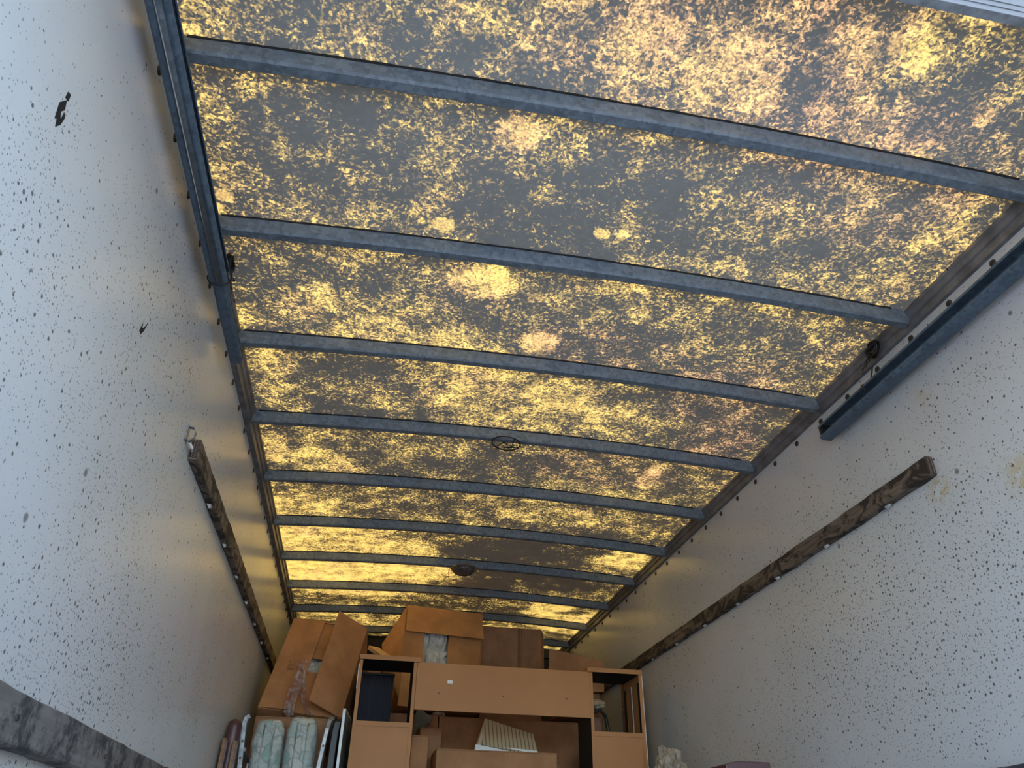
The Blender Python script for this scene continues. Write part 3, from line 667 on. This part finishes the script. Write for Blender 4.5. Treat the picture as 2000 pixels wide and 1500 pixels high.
# --- carton to its right, tape running down the face
BL, BR, TL = at(936, 1390, y=5.32), at(1058, 1396, y=5.32), at(941, 1222, y=5.32)
M, w_, h_ = frame(BL, BR, TL)
t = thing('cardboard_box', 'dark brown carton with vertical taped crease next to the orange-lit carton', 'box', M.translation)
adopt(t, MB().box((0, 0, -0.0525), (w_, 0.4, h_), M=M).build('body', 'card2', bevel=0.004))
adopt(t, MB().box((w_*0.60, -0.0012, 0.0), (w_*0.665, 0, h_-0.003), M=M).build('tape_strip', 'tapeseam'))
adopt(t, MB().box((w_*0.64, -0.0022, 0.0), (w_*0.65, -0.0013, h_-0.003), M=M).build('crease', 'card'))
adopt(t, panel(M, (w_, 0.0, 0.1), (w_+0.012, -0.03, 0.1), (w_+0.010, -0.03, h_-0.05), (w_, 0.0, h_-0.002)).build('flap', 'card'))
BACKTOP = 1.534
# --- low carton flap by the right wall
BL, BR, TL = at(1072, 1345, y=5.16), at(1180, 1352, y=5.14), at(1068, 1267, y=5.16)
M, w_, h_ = frame(BL, BR, TL)
t = thing('cardboard_box', 'low carton with a rounded flap beside the right wall', 'box', M.translation)
adopt(t, MB().box((0.045, 0.012, 0), (w_-0.01, 0.34, h_-0.06), M=M).build('body', 'card', bevel=0.003))
pts = [(0, 0), (w_, 0), (w_+0.004, h_-0.075), (w_-0.015, h_-0.055), (w_*0.5, h_-0.025), (0.01, h_), (0, h_-0.004)]
q = MB(); A = [M @ Vector((a, 0.0, c)) for a, c in pts]; B_ = [M @ Vector((a, 0.006, c)) for a, c in pts]; n = len(pts)
q.add(A+B_, [tuple(range(n)), tuple(range(n, 2*n))[::-1]]+[(i, (i+1) % n, n+(i+1) % n, n+i) for i in range(n)])
adopt(t, q.build('flap', 'card'))
FZ = M.translation.z

# --- things between the towers
closed_box('cardboard_box', 'wide carton between the towers in front of the white box', (-0.141, 4.52, 0.86), (0.535, 4.84, 1.268), 'card', 0.0)
closed_box('cardboard_box', 'wide carton under the one between the towers', (-0.15, 4.50, 0.43), (0.54, 4.86, 0.858), 'card2')
closed_box('cardboard_box', 'bottom carton of the stack between the towers', (-0.16, 4.48, 0.001), (0.55, 4.87, 0.428), 'card')
BLw, BRw, TLw = at(930, 1482, y=4.95), at(1054, 1484, y=4.98), at(944, 1420, y=4.98)
t = thing('white_box', 'white box with a tan striped lid behind the wide carton', 'box', (0.33, 5.0, 1.26))
Mw = Matrix.Translation((0.325, 5.02, 1.276)) @ Matrix.Rotation(R(-6), 4, 'Z') @ Matrix.Rotation(R(4), 4, 'Y')
adopt(t, MB().box((-0.19, -0.11, 0), (0.19, 0.11, 0.055), M=Mw).build('body', 'white', bevel=0.003))
lidv = [Mw @ Vector(p_) for p_ in ((-0.155, -0.112, 0.052), (0.195, -0.112, 0.020), (0.165, 0.00, 0.155), (-0.14, 0.00, 0.215))]
n_ = (lidv[1]-lidv[0]).cross(lidv[3]-lidv[0]).normalized()*0.006
adopt(t, MB().add(lidv+[p_+n_ for p_ in lidv], [(0, 1, 2, 3), (7, 6, 5, 4), (0, 4, 5, 1), (1, 5, 6, 2), (2, 6, 7, 3), (3, 7, 4, 0)]).build('striped_lid', 'corr'))
sv = [Mw @ Vector(p_) for p_ in ((-0.19, -0.11, 0.0), (-0.155, -0.112, 0.052), (-0.14, 0.0, 0.215), (-0.185, 0.05, 0.05))]
n_ = (sv[1]-sv[0]).cross(sv[3]-sv[0]).normalized()*0.004
adopt(t, MB().add(sv+[p_+n_ for p_ in sv], [(0, 1, 2, 3), (7, 6, 5, 4), (0, 4, 5, 1), (1, 5, 6, 2), (2, 6, 7, 3), (3, 7, 4, 0)]).build('side_panel', 'white'))
closed_box('cardboard_box', 'low carton under the white box', (0.02, 4.88, 0.85), (0.64, 5.16, 1.26), 'card2')
closed_box('cardboard_box', 'carton at floor level under the white box stack', (0.02, 4.88, 0.001), (0.64, 5.16, 0.848), 'card2')
t = closed_box('cardboard_box', 'large brown carton behind the white box under the cross board', (-0.075, 5.18, 0.80), (0.84, 5.20+0.62, BACKTOP-0.004), 'card2', tape=False)
adopt(t, MB().box((0.18, 5.1785, 0.82), (0.185, 5.18, BACKTOP-0.03)).build('crease', 'card2'))
adopt(t, MB().box((0.62, 5.1785, 0.82), (0.625, 5.18, BACKTOP-0.03)).build('crease', 'card2'))
closed_box('cardboard_box', 'carton at floor level behind the wall unit', (-0.075, 5.2, 0.001), (0.84, 5.82, 0.798), 'card2')
# small pieces beside the left tower
closed_box('cardboard_box', 'small upright carton beside the left tower', (-0.215, 4.92, 0.9), (-0.085, 5.12, 1.425), 'card2', R(4))
closed_box('cardboard_box', 'narrow carton squeezed against the left tower', (-0.272, 4.70, 0.9), (-0.175, 4.86, 1.352), 'card', R(2))
closed_box('cardboard_box', 'carton under the small ones beside the left tower', (-0.285, 4.70, 0.001), (-0.165, 5.14, 0.898), 'card2')
sg = MB(); A = [at(px, py, y=5.14) for px, py in ((806, 1442), (812, 1388), (822, 1384), (846, 1402), (836, 1414), (812, 1448))]
n = len(A); sg.add(A+[p_+Vector((0.004, 0.02, -0.004)) for p_ in A], [tuple(range(n)), tuple(range(n, 2*n))[::-1]]+[(i, (i+1) % n, n+(i+1) % n, n+i) for i in range(n)])
tag(sg.build('cloth_bag', 'sage', bevel=0.012, seg=3), 'grey-green cloth bag wedged under the cross board', 'bag')
q = at(856, 1397, y=5.24); q = crumple((q.x, q.y, 1.548), (0.045, 0.04, 0.016), 9, 0.3, 3)
tag(q.build('packing_paper', 'bagp'), 'scrap of beige paper under the cross board', 'paper')

# --- behind the left cubby
t = thing('ribbed_bin', 'dark ribbed bin seen through the left tower', 'bin', (-0.49, 4.98, 0.9))
q = MB(); n = 14; x0, x1 = -0.600, -0.395
pts = []
for i in range(n*2+1):
    xx = x0+(x1-x0)*i/(n*2); pts.append((xx, 4.86+(0.010 if i % 2 else 0.0)))
ring = pts+[(x1, 5.14), (x0, 5.14)]
def rr_(z):
    k = 1-0.10*(1.69-z)/0.9
    return [Vector((-0.49+(a+0.49)*k, c, z)) for a, c in ring]
adopt(t, q.sweep(rr_, (0.62, 1.0, 1.3, 1.690)).build('body', 'ribbed'))
adopt(t, MB().box((x0-0.004, 4.852, 1.690), (x1+0.004, 5.146, 1.706)).build('rim', 'black', bevel=0.004))
closed_box('cardboard_box', 'carton under the dark ribbed bin', (-0.62, 4.86, 0.001), (-0.36, 5.12, 0.615), 'card2')
closed_box('cardboard_box', 'carton carrying the orange-lit open carton', (-0.40, 5.17, 0.8), (-0.082, 5.68, 1.535), 'card2', tape=False)
closed_box('cardboard_box', 'floor carton below the orange-lit open carton', (-0.40, 5.17, 0.001), (-0.082, 5.68, 0.798), 'card2')

# --- behind the right cubby
t = thing('leather_seat', 'brick red leather chair back seen through the right tower', 'chair', (0.9, 4.95, 1.3))
adopt(t, MB().box((0.86, 4.98, 0.5), (0.955, 5.10, 1.545)).build('backrest', 'red', bevel=0.02, seg=3))
adopt(t, MB().tube([(0.87, 4.96, 1.555), (0.93, 4.96, 1.575), (0.965, 4.97, 1.54), (0.985, 4.98, 1.44), (0.99, 4.99, 0.5)], 0.012, 8).build('frame_tube', 'wire'))
for k in range(2): adopt(t, MB().tube([(0.87+0.1*k, 5.0+0.06*k, 0.001), (0.87+0.1*k, 5.0+0.06*k, 0.52)], 0.014, 8).build('leg', 'wire'))
q = crumple((0.92, 4.99, 1.612), (0.06, 0.04, 0.030), 12, 0.35, 3)
tag(q.build('packing_paper', 'bagp'), 'torn beige paper on top of the red chair back', 'paper')
for (xa, xb, lab, m) in ((1.064, 1.084, 'brown bed board standing behind the right tower', 'brownwood'), (1.100, 1.110, 'thin white board standing behind the right tower', 'white'), (1.128, 1.15, 'tan board standing closest to the right wall', 'rough')):
    t = thing('standing_board', lab, 'board', ((xa+xb)/2, 5.0, 0))
    adopt(t, MB().box((xa, 4.862, 0.001), (xb, 4.93, 1.752)).build('board', m, bevel=0.002))
    adopt(t, MB().box((xa-0.005, 4.852, 0.001), (xa+0.004, 4.862, 1.75)).build('edge_band', 'black'))
t = closed_box('cardboard_box', 'carton carrying the low one beside the right wall', (0.70, 5.19, 1.56), (1.00, 5.47, FZ-0.008), 'card2')
closed_box('cardboard_box', 'brown carton behind the red chair back', (0.86, 5.84, 0.001), (1.18, 6.3, 1.2), 'card2')

# --- lumber offcut on top
t = thing('lumber_offcut', 'pale lumber offcut between the tipped carton and the orange-lit carton', 'lumber', at(738, 1275, y=5.0))
a, c = at(727, 1262, y=5.27), at(762, 1286, y=5.06)
dv = (c-a).normalized(); sdv = dv.cross(Vector((0, 0, 1))).normalized(); uv = sdv.cross(dv)
Ml = Matrix((dv, sdv, uv)).transposed().to_4x4(); Ml.translation = a
adopt(t, MB().box((0.02, -0.04, -0.022), ((c-a).length+0.04, 0.04, 0.004), M=Ml).build('board', 'rough', bevel=0.003))
closed_box('cardboard_box', 'tall narrow carton under the lumber offcut', (-0.56, 5.18, 0.8), (-0.47, 5.55, 1.80), 'card2', tape=False)
closed_box('cardboard_box', 'floor carton below the lumber offcut', (-0.62, 5.17, 0.001), (-0.41, 5.60, 0.798), 'card2')
# --- cartons carrying the tipped carton
closed_box('cardboard_box', 'brown carton carrying the tipped open carton', (-1.18, 4.80, 0.62), (-0.66, 5.55, AZ-0.002), 'card2', tape=False)
closed_box('cardboard_box', 'floor carton two below the tipped open carton', (-1.18, 4.80, 0.001), (-0.66, 5.55, 0.618), 'card2', tape=False)

closed_box('cardboard_box', 'tall flat carton added to fill the dark gap behind the floral cushions', (-1.13, 4.59, 0.001), (-0.735, 4.70, 1.40), 'card2', tape=False)  # added slab, fills a gap that holds only shade
# --- aluminium chair frame and the two floral cushions
t = thing('folding_chair', 'aluminium folding chair frame around the floral cushions', 'chair', (-0.94, 4.33, 0))
def bar(pts, wd, th):
    pts = [Vector(p_) for p_ in pts]; rings = []
    for i, p_ in enumerate(pts):
        d_ = (pts[min(i+1, len(pts)-1)]-pts[max(i-1, 0)]).normalized(); s = Vector((0, 1, 0)); nn = d_.cross(s).normalized()
        rings.append([p_+s*wd/2+nn*th/2, p_-s*wd/2+nn*th/2, p_-s*wd/2-nn*th/2, p_+s*wd/2-nn*th/2])
    return MB().sweep(lambda i: rings[i], range(len(rings)))
lb = [(-1.118, 4.30, 0.002), (-1.120, 4.30, 0.6), (-1.126, 4.30, 1.12), (-1.138, 4.30, 1.26), (-1.142, 4.30, 1.32), (-1.136, 4.303, 1.344), (-1.120, 4.306, 1.354)]
adopt(t, bar(lb, 0.03, 0.024).build('side_bar', 'alu', bevel=0.003))
rb = [(-0.760, 4.30, 0.002), (-0.756, 4.30, 0.7), (-0.748, 4.30, 1.13), (-0.738, 4.30, 1.24), (-0.730, 4.30, 1.31), (-0.722, 4.31, 1.352), (-0.705, 4.33, 1.366)]
adopt(t, bar(rb, 0.03, 0.022).build('side_bar', 'alu', bevel=0.003))
for (xx, zz) in ((-1.134, 1.235), (-1.130, 1.16), (-0.738, 1.228)):
    adopt(t, MB().lathe([(0.006, 0), (0.0055, 0.001)], (xx, 4.2846, zz), 10, M=Matrix.Rotation(R(90), 3, 'X')).build('bolt_hole_shade', 'rivet'))  # dark discs painted for the shade in the bar's holes
adopt(t, MB().tube([(-1.117, 4.535, 1.13), (-0.75, 4.535, 1.13)], 0.011, 8).build('cross_tube', 'alu'))
adopt(t, MB().tube([(-1.122, 4.31, 1.20), (-1.118, 4.53, 1.16), (-1.115, 4.55, 0.002)], 0.010, 8).build('rear_leg', 'alu'))
adopt(t, MB().tube([(-0.748, 4.31, 1.20), (-0.750, 4.53, 1.15), (-0.752, 4.56, 0.002)], 0.010, 8).build('rear_leg', 'alu'))
def cushion(cx, cy, z0, z1, wx, wy, label, seed, lean):
    t = thing('floral_cushion', label, 'cushion', (cx, cy, z0), 'floral seat cushions standing on edge')
    def shell(sc, amp):
        q = MB(); nu, nv = 40, 36; vs = []
        for j in range(nv+1):
            ph = -math.pi/2+math.pi*j/nv
            for i in range(nu):
                th = 2*math.pi*i/nu
                def se(v, e): return math.copysign(abs(v)**e, v)
                x_ = se(math.cos(ph), .30)*se(math.cos(th), .55); y_ = se(math.cos(ph), .30)*se(math.sin(th), .55); z_ = se(math.sin(ph), .34)
                d_ = Vector((x_, y_, z_))
                k = sc+amp*mnoise.noise(Vector((x_*1.2, y_*1.2, z_*2.0))*2+Vector((seed, 0, 0)))+amp*0.5*abs(mnoise.noise(Vector((x_*3, y_*3, z_*4))*2+Vector((0, seed, 0))))
                vs.append((cx+d_.x*wx/2*k+lean*(z_+1), cy+d_.y*wy/2*k, (z0+z1)/2+d_.z*(z1-z0)/2*(1+(k-1)*0.25)))
        q.add(vs, [(j*nu+i, j*nu+(i+1) % nu, (j+1)*nu+(i+1) % nu, (j+1)*nu+i) for j in range(nv) for i in range(nu)])
        return q
    adopt(t, shell(0.97, 0.05).build('cover', 'floral', smooth=True))
    for s in (-1, 1):
        pts = [(cx+s*wx*0.17+lean*(1+zz*2), cy-wy*0.5*(0.985 if abs(zz) < 0.42 else 0.86), (z0+z1)/2+zz*(z1-z0)) for zz in [k/20-0.45 for k in range(19)]]
        adopt(t, MB().tube(pts, 0.004, 6).build('piping', 'sage', smooth=True))
    adopt(t, shell(1.035, 0.10).build('plastic_wrap', 'film', smooth=True))
    return t
CUL = 'floral teal cushion in clear plastic'
cushion(-1.020, 4.42, 0.78, 1.352, 0.150, 0.15, CUL+' next to the maroon rolled mat', 1.3, 0.0)
cushion(-0.850, 4.42, 0.78, 1.368, 0.158, 0.15, CUL+', by the black case', 5.1, -0.004)
closed_box('cardboard_box', 'carton under the floral cushions', (-1.09, 4.34, 0.001), (-0.775, 4.52, 0.772), 'card')
# --- glossy black case and white-edged board right of the cushions
t = thing('black_case', 'glossy black case between the chair bar and the white-edged board', 'case', (-0.69, 4.46, 0))
q = MB()
sec = [(-0.716, 4.38), (-0.672, 4.38), (-0.664, 4.62), (-0.722, 4.62)]
adopt(t, q.sweep(lambda p_: [Vector((a+p_[1], c, p_[0])) for a, c in sec], [(0.001, 0), (1.0, 0), (1.25, 0.002), (1.33, 0.006), (1.365, 0.014)]).build('shell', 'gloss', bevel=0.008, seg=3))
adopt(t, MB().tube([(-0.70, 4.42, 1.368), (-0.70, 4.47, 1.392), (-0.70, 4.55, 1.392), (-0.70, 4.60, 1.368)], 0.007, 8).build('handle', 'gloss'))
t = thing('framed_board', 'thin white-edged board on end against the wall unit', 'board', (-0.65, 4.33, 0))
Mb = Matrix.Translation((-0.661, 4.29, 0)) @ Matrix.Rotation(R(-5), 4, 'Z')
adopt(t, MB().box((0, 0.004, 0.001), (0.012, 0.36, 1.402), M=Mb).build('board', 'mirror'))
adopt(t, MB().box((-0.001, 0, 0.001), (0.013, 0.004, 1.405), M=Mb).build('edge_band', 'white'))
adopt(t, MB().box((-0.001, 0.0, 1.4025), (0.013, 0.36, 1.408), M=Mb).build('edge_band', 'white'))
# --- boards and roll by the left wall
t = thing('rolled_mat', 'dark maroon rolled mat end by the left wall', 'mat', (-1.185, 4.35, 0))
adopt(t, MB().tube([(-1.178, 4.225, 0.001), (-1.176, 4.225, 1.29), (-1.176, 4.225, 1.312), (-1.176, 4.225, 1.320)], [0.036, 0.034, 0.030, 0.018], 18).build('roll', 'maroon', smooth=True))
adopt(t, MB().lathe([(0.016, 0), (0.012, 0.003)], (-1.176, 4.225, 1.321), 14).build('core', 'wire'))
for (xa, yy, zt, lab) in ((-1.206, 4.13, 1.228, 'narrow brown plywood sheet leaning closest to the left wall'), (-1.158, 4.14, 1.220, 'narrow brown plywood sheet next to the aluminium chair bar')):
    t = thing('plywood_sheet', lab, 'board', (xa, yy, 0))
    adopt(t, MB().box((xa, yy, 0.001), (xa+0.018, yy+0.04, zt)).build('panel', 'brownwood', bevel=0.003))
    adopt(t, MB().box((xa+0.018, yy+0.006, 0.05), (xa+0.024, yy+0.036, zt-0.012)).build('moulding', 'maroon'))
# --- right side
q = crumple((1.045, 4.12, 1.125), (0.085, 0.10, 0.128), 21, 0.42)
t = thing('paper_bundle', 'crumpled beige paper bundle between the wall unit and the right wall', 'paper', (1.045, 4.12, 0.9))
adopt(t, q.build('wrapping', 'bagp'))
adopt(t, MB().tube([(0.99, 4.03, 1.16), (1.02, 4.01, 1.10), (1.07, 4.01, 1.14)], 0.004, 6).build('string', 'wire'))
closed_box('cardboard_box', 'carton under the crumpled paper bundle', (0.93, 3.98, 0.001), (1.16, 4.30, 0.96), 'card')
t = thing('maroon_case', 'dark maroon case against the right wall', 'case', (1.09, 3.05, 0))
c0, c1 = at(1418, 1496, y=2.95), at(1504, 1489, y=2.95)
q = MB(); hh = c1.z; xa, xb = c0.x, min(c1.x, 1.160)
adopt(t, q.sweep(lambda y: [Vector((xa, y, 0.001)), Vector((xb, y, 0.001)), Vector((xb, y, hh)), Vector((xa+0.05, y, hh)), Vector((xa+0.02, y, hh-0.006)), Vector((xa, y, hh-0.012))], (2.95, 3.35)).build('shell', 'maroon', bevel=0.003))
adopt(t, MB().box((xa+0.05, 2.944, hh-0.06), (xa+0.09, 2.95, hh-0.03)).build('latch', 'alu', bevel=0.002))
